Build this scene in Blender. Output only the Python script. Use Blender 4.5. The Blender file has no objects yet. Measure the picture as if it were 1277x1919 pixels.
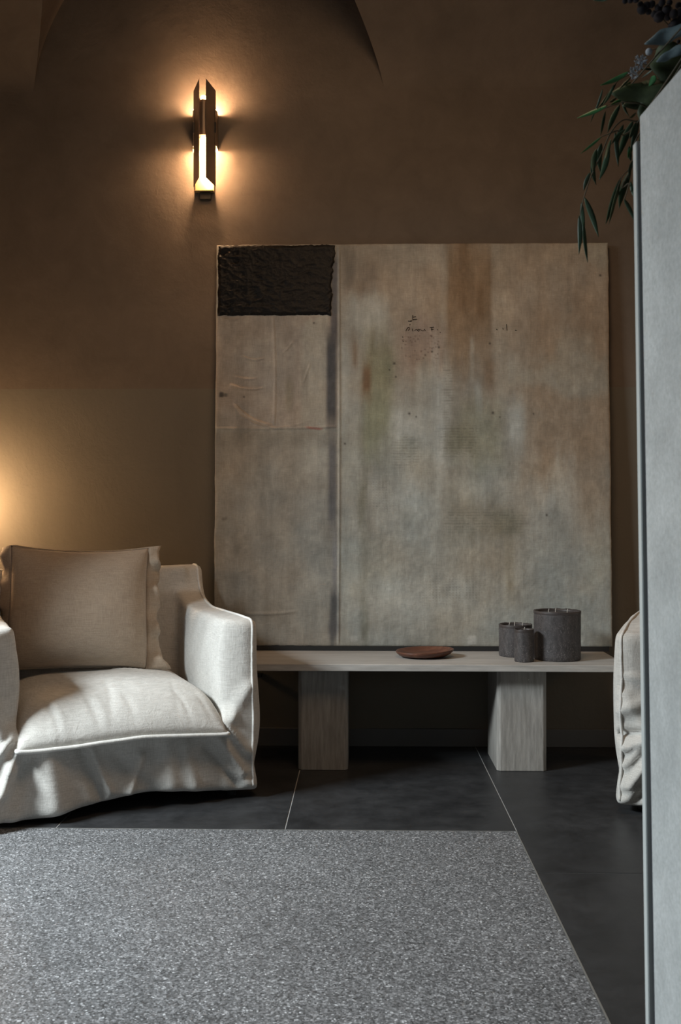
import bpy, bmesh, math, random
import numpy as np
from mathutils import Vector, Matrix, noise
from mathutils.bvhtree import BVHTree
random.seed(7); np.random.seed(7)
C = bpy.context.scene.collection
R = math.radians

# ------------------------------------------------------------ camera
F = 1900.0; PHI = math.atan(43.5/F); THE = math.atan(10.5/F); CAMZ = 1.05
cd = bpy.data.cameras.new('camera'); cam = bpy.data.objects.new('camera', cd); C.objects.link(cam)
cam.location = (0, 0, CAMZ); cam.rotation_euler = (math.pi/2+THE, 0, PHI)
cd.sensor_fit = 'VERTICAL'; cd.sensor_height = 36; cd.sensor_width = 24; cd.lens = 36*F/1919
cd.clip_start = .05
cd.dof.use_dof = True; cd.dof.focus_distance = 4.1; cd.dof.aperture_fstop = 8.0
bpy.context.scene.camera = cam
vs = bpy.context.scene.view_settings
vs.view_transform = 'Standard'; vs.look = 'None'; vs.gamma = 1; vs.use_curve_mapping = False
vs.exposure = 0.0
w = bpy.data.worlds.new('world'); bpy.context.scene.world = w; w.use_nodes = True
w.node_tree.nodes['Background'].inputs[0].default_value = (.55, .68, .85, 1)
w.node_tree.nodes['Background'].inputs[1].default_value = .25

# ------------------------------------------------------------ room lights
def area(name, loc, target, sx, sy, power, col, spread=180):
    l = bpy.data.lights.new(name, 'AREA'); l.shape = 'RECTANGLE'; l.size = sx; l.size_y = sy
    l.energy = power; l.color = col; l.spread = R(spread)
    o = bpy.data.objects.new(name, l); C.objects.link(o); o.location = loc
    o.rotation_euler = (Vector(target)-Vector(loc)).to_track_quat('-Z', 'Y').to_euler()
    return o
def point(name, loc, power, col, rad=.02):
    l = bpy.data.lights.new(name, 'POINT'); l.energy = power; l.color = col; l.shadow_soft_size = rad
    o = bpy.data.objects.new(name, l); C.objects.link(o); o.location = loc; return o
DAY = (.88, .965, 1.0)
WARM = (1.0, .60, .33)
SOFT = (1.0, .67, .41)
# daylight entering by the tall window of the left wall, plus an unseen soft fill added behind the camera
area('window_daylight', (-3.50, 1.9, 2.85), (-1.9, 2.7, .2), 1.1, .75, 148, DAY, 106)
area('rear_fill', (.0, -3.3, 2.0), (0.0, 3.0, 0.2), 2.6, 1.6, 5, DAY, 150)
# unseen warm fill light added over the middle of the room
area('warm_fill', (.2, 2.7, 3.2), (-.2, 4.6, .6), .8, .8, 12, SOFT, 150)

# ------------------------------------------------------------ helpers
def P(px, py, Y):
    """world point at depth Y seen at a photograph pixel (measuring aid)"""
    r = Vector((math.cos(PHI), math.sin(PHI), 0))
    f = Vector((-math.sin(PHI)*math.cos(THE), math.cos(PHI)*math.cos(THE), math.sin(THE)))
    u = r.cross(f)
    d = r*(px-638.5)-u*(py-959.5)+f*F
    return Vector((0, 0, CAMZ))+d*(Y/d.y)

def link(name, me, mat=None, parent=None):
    o = bpy.data.objects.new(name, me); C.objects.link(o)
    if mat: me.materials.append(mat)
    if parent: o.parent = parent
    return o
def obj(name, bm, mat=None, parent=None, smooth=False):
    me = bpy.data.meshes.new(name)
    bmesh.ops.recalc_face_normals(bm, faces=bm.faces)
    bm.to_mesh(me); bm.free()
    if smooth: me.polygons.foreach_set('use_smooth', [True]*len(me.polygons))
    return link(name, me, mat, parent)
def thing(name, label, cat, loc=(0, 0, 0), rz=0, group=None):
    o = bpy.data.objects.new(name, None); C.objects.link(o); o.location = loc; o.rotation_euler = (0, 0, rz)
    o.empty_display_size = .05
    return tag(o, label, cat, group)
def tag(o, label, cat, group=None):
    o['label'] = label; o['category'] = cat
    if group: o['group'] = group
    return o
def struct(o): o['kind'] = 'structure'; return o
def box(bm, x0, x1, y0, y1, z0, z1, bev=0, seg=2):
    vs_ = [bm.verts.new((x, y, z)) for z in (z0, z1) for y in (y0, y1) for x in (x0, x1)]
    fs = [bm.faces.new([vs_[i] for i in q]) for q in ((0, 2, 3, 1), (4, 5, 7, 6), (0, 1, 5, 4), (2, 6, 7, 3), (0, 4, 6, 2), (1, 3, 7, 5))]
    if bev:
        es = list({e for f in fs for e in f.edges})
        bmesh.ops.bevel(bm, geom=es, offset=bev, segments=seg, affect='EDGES', profile=.5)
def prism(bm, poly, z0, z1, bev=0, seg=2):
    n = len(poly)
    a = [bm.verts.new((x, y, z0)) for x, y in poly]; b = [bm.verts.new((x, y, z1)) for x, y in poly]
    fs = [bm.faces.new(a[::-1]), bm.faces.new(b)]+[bm.faces.new((a[i], a[(i+1) % n], b[(i+1) % n], b[i])) for i in range(n)]
    if bev:
        es = list({e for f in fs for e in f.edges})
        bmesh.ops.bevel(bm, geom=es, offset=bev, segments=seg, affect='EDGES', profile=.5)
def prism_x(bm, poly, x0, x1):
    """polygon in the YZ plane extruded along X"""
    n = len(poly)
    a = [bm.verts.new((x0, y, z)) for y, z in poly]; b = [bm.verts.new((x1, y, z)) for y, z in poly]
    bm.faces.new(a[::-1]); bm.faces.new(b)
    for i in range(n): bm.faces.new((a[i], a[(i+1) % n], b[(i+1) % n], b[i]))
def lathe(bm, prof, n=48, fn=None):
    rings = []
    for r, z in prof:
        if r < 1e-6: rings.append([bm.verts.new((0, 0, z))]); continue
        ring = []
        for i in range(n):
            a = 2*math.pi*i/n; x, y, zz = r*math.cos(a), r*math.sin(a), z
            if fn: x, y, zz = fn(x, y, zz, a)
            ring.append(bm.verts.new((x, y, zz)))
        rings.append(ring)
    for A, B in zip(rings, rings[1:]):
        if len(A) == 1 and len(B) == 1: continue
        for i in range(n):
            j = (i+1) % n
            if len(A) == 1: bm.faces.new((A[0], B[i], B[j]))
            elif len(B) == 1: bm.faces.new((A[i], A[j], B[0]))
            else: bm.faces.new((A[i], A[j], B[j], B[i]))
def tube(bm, pts, rad, n=8, cap=True):
    pts = [Vector(p) for p in pts]; rings = []; prev = None
    for i, p in enumerate(pts):
        t = (pts[min(i+1, len(pts)-1)]-pts[max(i-1, 0)]).normalized()
        if prev is None: a = t.orthogonal().normalized()
        else:
            a = prev-t*prev.dot(t)
            a = a.normalized() if a.length > 1e-6 else t.orthogonal().normalized()
        prev = a; b = t.cross(a)
        r = rad[i] if isinstance(rad, (list, tuple)) else rad
        rings.append([bm.verts.new(p+(a*math.cos(2*math.pi*k/n)+b*math.sin(2*math.pi*k/n))*r) for k in range(n)])
    for A, B in zip(rings, rings[1:]):
        for k in range(n): bm.faces.new((A[k], A[(k+1) % n], B[(k+1) % n], B[k]))
    if cap: bm.faces.new(rings[0][::-1]); bm.faces.new(rings[-1])
def catmull(pts, k=8):
    pts = [Vector(p) for p in pts]; out = []
    for i in range(len(pts)-1):
        p0 = pts[max(i-1, 0)]; p1 = pts[i]; p2 = pts[i+1]; p3 = pts[min(i+2, len(pts)-1)]
        for j in range(k):
            t = j/k
            out.append(.5*((2*p1)+(p2-p0)*t+(2*p0-5*p1+4*p2-p3)*t*t+(3*p1-p0-3*p2+p3)*t**3))
    out.append(pts[-1]); return out
def sstep(a, b, x):
    t = min(1, max(0, (x-a)/(b-a))); return t*t*(3-2*t)

# ------------------------------------------------------------ materials
class NT:
    def __init__(s, name, rough=.6, metal=0, spec=.5):
        s.m = bpy.data.materials.new(name); s.m.use_nodes = True; s.t = s.m.node_tree; s.n = s.t.nodes
        s.b = s.n['Principled BSDF']; s.b.inputs['Roughness'].default_value = rough
        s.b.inputs['Metallic'].default_value = metal; s.b.inputs['Specular IOR Level'].default_value = spec
        s.co = s.n.new('ShaderNodeTexCoord').outputs['Object']
    def l(s, a, b): s.t.links.new(a, b)
    def map(s, scale=(1, 1, 1), rot=(0, 0, 0)):
        n = s.n.new('ShaderNodeMapping'); s.l(s.co, n.inputs[0]); n.inputs['Scale'].default_value = scale; n.inputs['Rotation'].default_value = rot
        return n.outputs[0]
    def noise(s, sc, det=4, rough=.55, vec=None, dist=0):
        n = s.n.new('ShaderNodeTexNoise'); s.l(vec or s.co, n.inputs['Vector']); n.inputs['Scale'].default_value = sc
        n.inputs['Detail'].default_value = det; n.inputs['Roughness'].default_value = rough; n.inputs['Distortion'].default_value = dist
        return n.outputs['Fac']
    def vor(s, sc, vec=None, out='Distance', feat='F1'):
        n = s.n.new('ShaderNodeTexVoronoi'); n.feature = feat; s.l(vec or s.co, n.inputs['Vector']); n.inputs['Scale'].default_value = sc
        return n.outputs[out]
    def ramp(s, fac, stops, interp='LINEAR'):
        n = s.n.new('ShaderNodeValToRGB'); s.l(fac, n.inputs[0]); e = n.color_ramp; e.interpolation = interp
        while len(e.elements) < len(stops): e.elements.new(.5)
        for el, (p, c) in zip(e.elements, stops):
            el.position = p; el.color = (c, c, c, 1) if isinstance(c, (int, float)) else (*c, 1)
        return n.outputs[0]
    def mix(s, a, b, fac, mode='MIX'):
        n = s.n.new('ShaderNodeMix'); n.data_type = 'RGBA'; n.blend_type = mode
        for v, i in ((fac, 0), (a, 6), (b, 7)):
            if isinstance(v, (int, float)): n.inputs[i].default_value = v if i == 0 else (v, v, v, 1)
            elif isinstance(v, tuple): n.inputs[i].default_value = (*v, 1)
            else: s.l(v, n.inputs[i])
        return n.outputs[2]
    def math(s, op, a, b=0.0):
        n = s.n.new('ShaderNodeMath'); n.operation = op
        for v, i in ((a, 0), (b, 1)):
            if isinstance(v, (int, float)): n.inputs[i].default_value = v
            else: s.l(v, n.inputs[i])
        return n.outputs[0]
    def sep(s, vec=None):
        n = s.n.new('ShaderNodeSeparateXYZ'); s.l(vec or s.co, n.inputs[0]); return n.outputs
    def color(s, c):
        if isinstance(c, tuple): s.b.inputs['Base Color'].default_value = (*c, 1)
        else: s.l(c, s.b.inputs['Base Color'])
        return s
    def bump(s, h, st=.3, d=.01, prev=None):
        n = s.n.new('ShaderNodeBump'); s.l(h, n.inputs['Height']); n.inputs['Strength'].default_value = st; n.inputs['Distance'].default_value = d
        if prev: s.l(prev, n.inputs['Normal'])
        s.l(n.outputs[0], s.b.inputs['Normal']); return n.outputs[0]

def m_plaster(name, upper, lower=None, zb=1.648):
    n = NT(name, .82, 0, .3)
    a = n.noise(1.6, 6, .6); b = n.noise(7, 5, .65, dist=.6); c = n.noise(2.2, 5, .6, vec=n.map((1, 1, .35)))
    k = n.ramp(n.math('ADD', n.math('MULTIPLY', a, .6), n.math('MULTIPLY', b, .4)), [(.32, .78), (.68, 1.22)])
    spot = n.ramp(c, [(.60, 1.0), (.72, .88)])
    col = upper
    if lower:
        z = n.sep()[2]
        z = n.math('ADD', z, n.math('MULTIPLY', n.noise(30, 2), .002))
        f = n.math('GREATER_THAN', z, zb)
        col = n.mix(lower, upper, f)
        k2 = n.ramp(a, [(.3, .93), (.7, 1.06)])
        k = n.mix(k2, k, f)
    col = n.mix(col, k, 1.0, 'MULTIPLY'); col = n.mix(col, spot, 1.0, 'MULTIPLY')
    n.color(col)
    tr = n.noise(3.2, 7, .62, dist=.25); b1 = n.bump(tr, .42, .02)
    sc_ = n.ramp(n.noise(1, 3, .5, vec=n.map((5, 5, 1.6), (0, .7, 0)), dist=2.0), [(.495, 0), (.5, 1), (.505, 0)])
    b1 = n.bump(sc_, .10, .004, b1)
    n.bump(n.noise(60, 3, .6), .12, .004, b1)
    return n.m
M = {}
M['plaster'] = m_plaster('brown plaster', (.142, .112, .086), (.152, .134, .106))
M['vault'] = m_plaster('brown vault plaster', (.142, .112, .086))
M['side'] = m_plaster('side wall plaster', (.30, .25, .20))

n = NT('skirting paint', .6); n.color(n.mix((.10, .095, .09), (.13, .125, .12), n.noise(5))); M['skirting'] = n.m

n = NT('charcoal stone tile', .42, 0, .4)
a = n.noise(2.5, 8, .65, dist=.4); b = n.noise(9, 6, .7)
c = n.mix(n.ramp(a, [(.3, (.020, .021, .023)), (.7, (.038, .039, .041))]), n.ramp(b, [(.35, .75), (.7, 1.3)]), 1.0, 'MULTIPLY')
sp = n.ramp(n.vor(60), [(.0, 1.0), (.035, 0.0)])
c = n.mix(c, (.16, .16, .16), n.math('MULTIPLY', sp, n.ramp(n.noise(3), [(.55, 0), (.65, .5)])))
n.color(c); n.l(n.ramp(b, [(.3, .34), (.7, .5)]), n.b.inputs['Roughness']); n.bump(n.noise(25, 6, .7), .10, .004); M['tile'] = n.m

n = NT('grout', .8); n.color(n.mix((.26, .26, .26), (.36, .36, .355), n.noise(40))); M['grout'] = n.m

n = NT('terrazzo', .62, 0, .35)
v = n.vor(230, out='Color'); vv = n.sep(v)[0]
c = n.ramp(vv, [(0, .032), (.22, .070), (.5, .135), (.75, .22), (.93, .38), (1, .70)])
v2 = n.sep(n.vor(150, out='Color'))[0]
c2 = n.ramp(v2, [(0, .05), (.5, .13), (.9, .24), (1, .42)])
c = n.mix(c, c2, n.ramp(n.noise(120, 2), [(.45, 0), (.55, .7)]))
c = n.mix(c, n.ramp(n.noise(2.2, 4), [(.3, .80), (.7, 1.0)]), 1.0, 'MULTIPLY')
c = n.mix(c, (.97, .99, 1.03), 1.0, 'MULTIPLY')
n.color(c); n.bump(vv, .25, .0015); M['terrazzo'] = n.m

def m_linen(name, c0, c1):
    n = NT(name, .9, 0, .2)
    n.b.inputs['Sheen Weight'].default_value = .15; n.b.inputs['Sheen Roughness'].default_value = .5
    hx = n.noise(1, 3, .6, vec=n.map((28, 28, 420))); vx = n.noise(1, 3, .6, vec=n.map((420, 420, 24)))
    big = n.noise(5, 4, .6)
    t = n.math('ADD', n.math('MULTIPLY', hx, .5), n.math('MULTIPLY', vx, .5))
    c = n.ramp(t, [(.36, c0), (.64, c1)])
    c = n.mix(c, n.ramp(big, [(.3, .92), (.7, 1.05)]), 1.0, 'MULTIPLY')
    n.color(c)
    b1 = n.bump(t, .45, .003)
    n.bump(n.noise(22, 4, .6, dist=.8), .22, .01, b1)
    return n.m
M['linen'] = m_linen('slipcover linen', (.46, .445, .415), (.66, .645, .61))
M['linen2'] = m_linen('pillow linen', (.38, .305, .235), (.515, .425, .335))
M['piping'] = m_linen('piping linen', (.56, .55, .52), (.74, .73, .70))

n = NT('travertine', .6, 0, .35)
a = n.noise(1, 6, .62, vec=n.map((26, 26, 2.2)), dist=.5); b = n.noise(1, 4, .6, vec=n.map((80, 80, 9)))
c = n.ramp(a, [(.25, (.255, .24, .22)), (.5, (.30, .285, .262)), (.78, (.35, .335, .315))])
c = n.mix(c, n.ramp(b, [(.35, .8), (.65, 1.12)]), 1.0, 'MULTIPLY')
pit = n.noise(1, 5, .7, vec=n.map((90, 90, 26)))
c = n.mix(c, (.62, .60, .57), n.math('MULTIPLY', n.ramp(pit, [(.66, 0), (.71, .8)]), n.ramp(n.noise(1, 2, vec=n.map((14, 14, 3))), [(.5, 0), (.62, 1)])))
n.color(c); n.bump(pit, .3, .004); M['trav_leg'] = n.m
n = NT('travertine slab', .5, 0, .4)
a = n.noise(1, 6, .62, vec=n.map((2.2, 22, 22)), dist=.5); b = n.noise(1, 4, .6, vec=n.map((10, 80, 80)))
c = n.ramp(a, [(.25, (.33, .31, .285)), (.75, (.48, .46, .435))]); c = n.mix(c, n.ramp(b, [(.35, .88), (.65, 1.08)]), 1.0, 'MULTIPLY')
n.color(c); n.bump(b, .15, .003); M['trav_top'] = n.m

n = NT('charcoal wax', .55, 0, .4)
a = n.noise(1, 5, .7, vec=n.map((70, 70, 28))); b = n.noise(220, 3, .6); g = n.noise(7, 3)
c = n.ramp(a, [(.3, (.032, .029, .030)), (.62, (.070, .064, .065)), (.8, (.14, .13, .13))])
c = n.mix(c, (.22, .20, .195), n.math('MULTIPLY', n.ramp(b, [(.56, 0), (.68, .8)]), n.ramp(g, [(.35, .15), (.6, 1)])))
n.color(c); n.bump(a, .35, .004); M['wax'] = n.m
n = NT('burnt rim wax', .5, 0, .5); n.color(n.mix((.028, .024, .024), (.060, .048, .046), n.noise(60))); M['wax_rim'] = n.m
n = NT('wick', .9); n.color((.45, .42, .38)); M['wick'] = n.m

n = NT('dark red wood', .38, 0, .5)
g = n.noise(1, 5, .6, vec=n.map((6, 50, 50)), dist=1.2)
n.color(n.ramp(g, [(.3, (.055, .020, .012)), (.55, (.12, .045, .026)), (.8, (.19, .085, .05))])); n.bump(g, .15, .002); M['wood'] = n.m

n = NT('bronze', .42, .45, .5); n.color(n.mix((.17, .12, .08), (.24, .17, .115), n.noise(30))); M['bronze'] = n.m
n = NT('brass inside', .3, .8, .5); n.color((.62, .45, .24)); M['brass'] = n.m
n = NT('black', .6); n.color((.012, .012, .012)); M['black'] = n.m
n = NT('black socket', .35); n.color((.010, .010, .010)); M['socket'] = n.m
def m_emit(name, col, st):
    n = NT(name); n.b.inputs['Emission Color'].default_value = (*col, 1); n.b.inputs['Emission Strength'].default_value = st
    n.color((.8, .7, .5)); return n.m
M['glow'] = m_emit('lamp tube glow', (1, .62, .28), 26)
M['globe'] = m_emit('lamp globe glow', (1, .63, .33), 62)

n = NT('grey mineral panel', .55, 0, .4)
a = n.noise(2.2, 7, .68, dist=.6); b = n.noise(110, 4, .7); c3 = n.noise(9, 6, .7)
c = n.ramp(a, [(.3, (.34, .365, .37)), (.7, (.47, .495, .50))])
c = n.mix(c, n.ramp(b, [(.3, .82), (.7, 1.12)]), 1.0, 'MULTIPLY'); c = n.mix(c, n.ramp(c3, [(.35, 1.04), (.68, .86)]), 1.0, 'MULTIPLY')
n.color(c); n.bump(b, .15, .002); M['panel'] = n.m
n = NT('panel door edge', .4, 0, .5); n.color(n.mix((.42, .46, .46), (.50, .53, .53), n.noise(20))); M['edge'] = n.m
n = NT('dark gap', .7); n.color((.02, .022, .028)); M['gap'] = n.m
def m_leaf(name, c0, c1, rough=.45):
    n = NT(name, rough, 0, .4); a = n.noise(22, 4); n.color(n.mix(c0, c1, n.ramp(a, [(.35, 0), (.65, 1)])))
    n.b.inputs['Subsurface Weight'].default_value = 0
    n.bump(n.noise(60, 3), .2, .002); return n.m
M['leaf_dark'] = m_leaf('dark green leaf', (.016, .038, .020), (.030, .062, .032))
M['leaf_green'] = m_leaf('fresh green leaf', (.035, .15, .05), (.06, .21, .07))
M['leaf_olive'] = m_leaf('olive broad leaf', (.035, .05, .024), (.06, .085, .035), .6)
M['leaf_silver'] = m_leaf('silver blue leaf', (.11, .16, .18), (.17, .23, .25), .6)
M['berry'] = m_leaf('near black berry', (.010, .009, .012), (.02, .016, .02), .85)
M['flower'] = m_leaf('pale grey blossom', (.25, .29, .34), (.42, .46, .50), .7)
M['stem'] = m_leaf('brown stem', (.05, .045, .025), (.08, .06, .035), .6)
n = NT('vase glaze', .4); n.color(n.mix((.10, .10, .10), (.16, .155, .15), n.noise(12))); M['vase'] = n.m

# ------------------------------------------------------------ structure
WY = 4.672; XL, XR, YF = -3.6, 3.2, -3.5
bm = bmesh.new(); box(bm, XL, XR, WY, WY+.2, 0, 4.75); wall = struct(obj('wall_back', bm, M['plaster']))
# left wall with a high window opening
WY0, WY1, WZ0, WZ1 = 1.15, 2.65, 2.15, 3.45
bm = bmesh.new()
box(bm, XL-.2, XL, WY1, WY+.2, 0, 4.75); box(bm, XL-.2, XL, YF, WY0, 0, 4.75)
box(bm, XL-.2, XL, WY0, WY1, 0, WZ0); box(bm, XL-.2, XL, WY0, WY1, WZ1, 4.75)
struct(obj('wall_left', bm, M['side']))
bm = bmesh.new()
for a_, b_ in ((WY0, WY0+.05), (WY1-.05, WY1)): box(bm, XL-.14, XL-.08, a_, b_, WZ0, WZ1)
for a_, b_ in ((WZ0, WZ0+.05), (WZ1-.05, WZ1)): box(bm, XL-.14, XL-.08, WY0+.05, WY1-.05, a_, b_)
struct(obj('window_1', bm, M['skirting']))
bm = bmesh.new(); box(bm, XL, -1.76, 3.30, 3.42, 0, 3.62, .004, 1); struct(obj('light_blocker', bm, M['side']))  # unseen stub added to cut window light off left chair and canvas
bm = bmesh.new(); box(bm, XR, XR+.2, YF, WY+.2, 0, 4.75); struct(obj('wall_right', bm, M['side']))
bm = bmesh.new()
box(bm, XL, -1.4, YF-.2, YF, 0, 4.75); box(bm, 1.4, XR, YF-.2, YF, 0, 4.75); box(bm, -1.4, 1.4, YF-.2, YF, 2.9, 4.75); box(bm, -1.4, 1.4, YF-.2, YF, 0, 1.0)
struct(obj('wall_front', bm, M['side']))
bm = bmesh.new(); box(bm, XL, XR, WY-.012, WY, 0, .082, .002, 1); struct(obj('baseboard_back', bm, M['skirting']))

# vaulted ceiling: main vault springing from the back wall, one lunette cut into it
SPR = 3.03; XC, HW = -.722, .815
o_of = lambda h: 4.0*h*h
ia = lambda h: .15*h+1.3*h*h
def inv(fn_, v):
    lo, hi = 0, 3
    for _ in range(40):
        m_ = (lo+hi)/2
        if fn_(m_) < v: lo = m_
        else: hi = m_
    return lo
hA = inv(ia, HW)
bm = bmesh.new()
hs = [hA*i/36 for i in range(37)]
hend = math.sqrt((WY-YF)/4.0)
def strip(rows):
    rings = [[bm.verts.new(p) for p in r] for r in rows]
    for A, B in zip(rings, rings[1:]):
        for i in range(len(A)-1): bm.faces.new((A[i], A[i+1], B[i+1], B[i]))
K = 12
strip([[(XL+(XC-HW+ia(h)-XL)*k/K, WY-o_of(h), SPR+h) for k in range(K+1)] for h in hs])
strip([[((XC+HW-ia(h))+(XR-(XC+HW-ia(h)))*k/K, WY-o_of(h), SPR+h) for k in range(K+1)] for h in hs])
h2 = [hA+(hend-hA)*i/24 for i in range(25)]
strip([[(XL+(XC-XL)*k/K, WY-o_of(h), SPR+h) for k in range(K+1)]+[(XC+(XR-XC)*k/K, WY-o_of(h), SPR+h) for k in range(1, K+1)] for h in h2])
bmesh.ops.remove_doubles(bm, verts=bm.verts, dist=1e-5)
ceil = struct(obj('ceiling', bm, M['vault'], smooth=True))
bm = bmesh.new()
iw = lambda h: .08*h+.6*h*h
for s in (-1, 1):
    rows = []
    for k in range(41):
        i_ = HW*(k/40)**1.5
        x = XC+s*(HW-i_); hw_, ha_ = inv(iw, i_), inv(ia, i_)
        rows.append([(x, WY-o_of(ha_)*q/10, SPR+hw_+(ha_-hw_)*q/10) for q in range(11)])
    strip(rows)
obj('lunette_web', bm, M['vault'], ceil, smooth=True)

# floor: screed under tiles of a staggered lay, and the flush terrazzo field
TX, TW, TL = .512, .778, 1.72
bm = bmesh.new(); box(bm, XL-.2, XR+.2, YF-.2, WY+.2, -.12, -.0016); floor = struct(obj('floor', bm, M['grout']))
YT = 3.412
cols = [(TX-TW*4, 0), (TX-TW*3, 0), (TX-TW*2, 0), (TX-TW, 0), (TX, 1), (TX+TW, 0), (TX+2*TW, 1), (TX+3*TW, 0)]
for x, kind in cols:
    inner = x < TX-.01
    y = YT if inner else (3.018 if kind else YT)
    ys = [y+k*TL for k in range(-4, 3)]
    for a_, b_ in zip(ys, ys[1:]):
        if inner and b_ <= YT+.01: continue
        x0, x1 = max(x, XL), min(x+TW, XR); a2, b2 = max(a_, YF), min(b_, WY)
        if x1-x0 < .02 or b2-a2 < .02: continue
        bm = bmesh.new(); box(bm, x0+.0022, x1-.0022, a2+.0022, b2-.0022, -.0015, 0, .0004, 1)
        obj('tile', bm, M['tile'], floor)
bm = bmesh.new(); box(bm, XL, TX-.004, YF, YT-.004, -.0034, .0, .0008, 1); obj('terrazzo_slab', bm, M['terrazzo'], floor)
n = NT('edge strip', .4, .6); n.color((.34, .34, .33)); 
bm = bmesh.new(); box(bm, XL, TX-.0008, YT-.0038, YT+.0006, -.0034, .0006); box(bm, TX-.0038, TX+.0006, YF, YT, -.0034, .0006); obj('edge_strip', bm, n.m, floor)

# ------------------------------------------------------------ bench
HB = .450
bench = thing('bench', 'long low pale travertine bench on two block legs under the painting', 'bench', (.245, 4.37, 0))
bm = bmesh.new(); box(bm, -.745, .830, -.222, .262, HB-.0285, HB, .0025, 2); obj('bench_top', bm, M['trav_top'], bench)
def leg(x0, x1, mat):
    bm = bmesh.new(); y0, y1, c = 4.217, 4.53, .014
    poly = [(x0+c, y0), (x1-c, y0), (x1, y0+c), (x1, y1), (x0, y1), (x0, y0+c)]
    prism(bm, [(x-.245, y-4.37) for x, y in poly], 0, HB-.0285, .002, 1)
    return obj('leg', bm, mat, bench)
leg(P(559, 1443, 4.22).x, P(652.5, 1443, 4.22).x, M['trav_leg'])
leg(P(932, 1443, 4.22).x, P(1025.5, 1443, 4.22).x, M['trav_leg'])

# ------------------------------------------------------------ painting
BL, BR = P(401, 1210, 4.565), P(1149, 1210, 4.565); TLp, TRp = P(407, 459, 4.632), P(1143, 459, 4.632)
PW = BR.x-BL.x; PH = (Vector((0, TLp.y, TLp.z))-Vector((0, BL.y, BL.z))).length
pt = thing('painting', 'large square abstract painting in worn beige and grey leaning on the wall', 'painting', ((BL.x+BR.x)/2, 4.565, BL.z))
lean = math.atan2(TLp.y-BL.y, TLp.z-BL.z)
pt.rotation_euler = (-lean, 0, 0)
TH = .034
N = 620
def vnoise(nx, ny, seed):
    rs = np.random.RandomState(seed); g = rs.rand(ny+3, nx+3)
    u = np.linspace(0, nx, N+1)[None, :].repeat(N+1, 0); v = np.linspace(0, ny, N+1)[:, None].repeat(N+1, 1)
    iu, iv = u.astype(int), v.astype(int); fu, fv = u-iu, v-iv
    fu = fu*fu*(3-2*fu); fv = fv*fv*(3-2*fv)
    return (g[iv, iu]*(1-fu)+g[iv, iu+1]*fu)*(1-fv)+(g[iv+1, iu]*(1-fu)+g[iv+1, iu+1]*fu)*fv
def fb(nx, ny, seed, o=4):
    s = 0; a = 1; t = 0
    for i in range(o):
        s = s+a*vnoise(min(nx*2**i, N), min(ny*2**i, N), seed+i); t += a; a *= .55
    return s/t
# canvas coordinates measured in photo pixels of the canvas
U = np.linspace(404, 1146, N+1)[None, :].repeat(N+1, 0); V = np.linspace(459, 1210, N+1)[:, None].repeat(N+1, 1)
wob = (fb(6, 6, 11)-.5)
Uw = U+(fb(6, 10, 21, 5)-.5)*9; Vw = V+(fb(30, 6, 31)-.5)*110
def sm(a, b, x): t = np.clip((x-a)/(b-a), 0, 1); return t*t*(3-2*t)
def boxm(x0, x1, y0, y1, sx, sy, hard=False):
    if y1-y0 < 70: uu, vv = U+(Uw-U)*.2, V+(Vw-V)*.08
    else: uu, vv = (U, V) if hard else (Uw, Vw)
    return sm(x0-sx, x0+sx, uu)*(1-sm(x1-sx, x1+sx, uu))*sm(y0-sy, y0+sy, vv)*(1-sm(y1-sy, y1+sy, vv))
col = np.zeros((N+1, N+1, 3)); col[:] = (.355, .340, .300)
def lay(c, m):
    global col
    m = np.clip(m, 0, 1)[..., None]; col = col*(1-m)+np.array(c)*m
streak = fb(60, 5, 41); blot = fb(5, 6, 51); fine = fb(90, 90, 61, 3)
lay((.40, .33, .26), boxm(640, 1160, 440, 700, 20, 160)*.75)
lay((.36, .27, .19), boxm(975, 1160, 560, 960, 50, 90)*.75)
lay((.36, .37, .33), sm(.5, .7, blot)*.5)
lay((.27, .195, .125), boxm(838, 925, 440, 660, 6, 80)*.9)
lay((.30, .215, .14), boxm(845, 912, 470, 650, 14, 50)*.6)
lay((.30, .22, .15), boxm(905, 935, 640, 760, 9, 40)*.5)
lay((.42, .37, .30), boxm(926, 957, 440, 760, 4, 60)*.45)
lay((.40, .33, .26), boxm(800, 838, 440, 600, 10, 60)*.5)
lay((.40, .36, .30), boxm(828, 842, 470, 1000, 4, 80)*.45)
lay((.20, .18, .15), boxm(643, 672, 440, 560, 6, 40)*.4)
lay((.22, .18, .14), boxm(672, 705, 500, 560, 12, 30)*.35)
lay((.42, .44, .41), boxm(650, 735, 560, 640, 25, 30)*.7)
lay((.25, .265, .165), boxm(682, 742, 640, 850, 14, 60)*.62)
lay((.24, .155, .09), boxm(680, 698, 665, 745, 8, 20)*.6)
lay((.24, .155, .09), boxm(662, 672, 640, 700, 6, 20)*.35)
lay((.36, .27, .24), boxm(755, 835, 600, 690, 18, 25)*.45)
lay((.44, .45, .42), boxm(738, 835, 720, 900, 18, 50)*.62)
lay((.48, .49, .46), boxm(812, 826, 640, 900, 4, 60)*.55)
lay((.44, .45, .42), boxm(836, 850, 690, 900, 5, 50)*.5)
lay((.46, .47, .44), boxm(893, 906, 720, 790, 4, 18)*.6)
lay((.31, .31, .19), boxm(860, 945, 760, 870, 20, 40)*.35)
lay((.43, .44, .41), boxm(950, 985, 760, 880, 12, 30)*.5)
lay((.25, .23, .17), boxm(835, 890, 800, 860, 15, 20)*.4)
lay((.27, .25, .20), boxm(890, 980, 955, 1010, 18, 18)*.5)
lay((.30, .27, .21), boxm(835, 890, 900, 1050, 18, 40)*.4)
lay((.45, .46, .43), boxm(985, 1085, 880, 1120, 35, 60)*.45)
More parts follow.
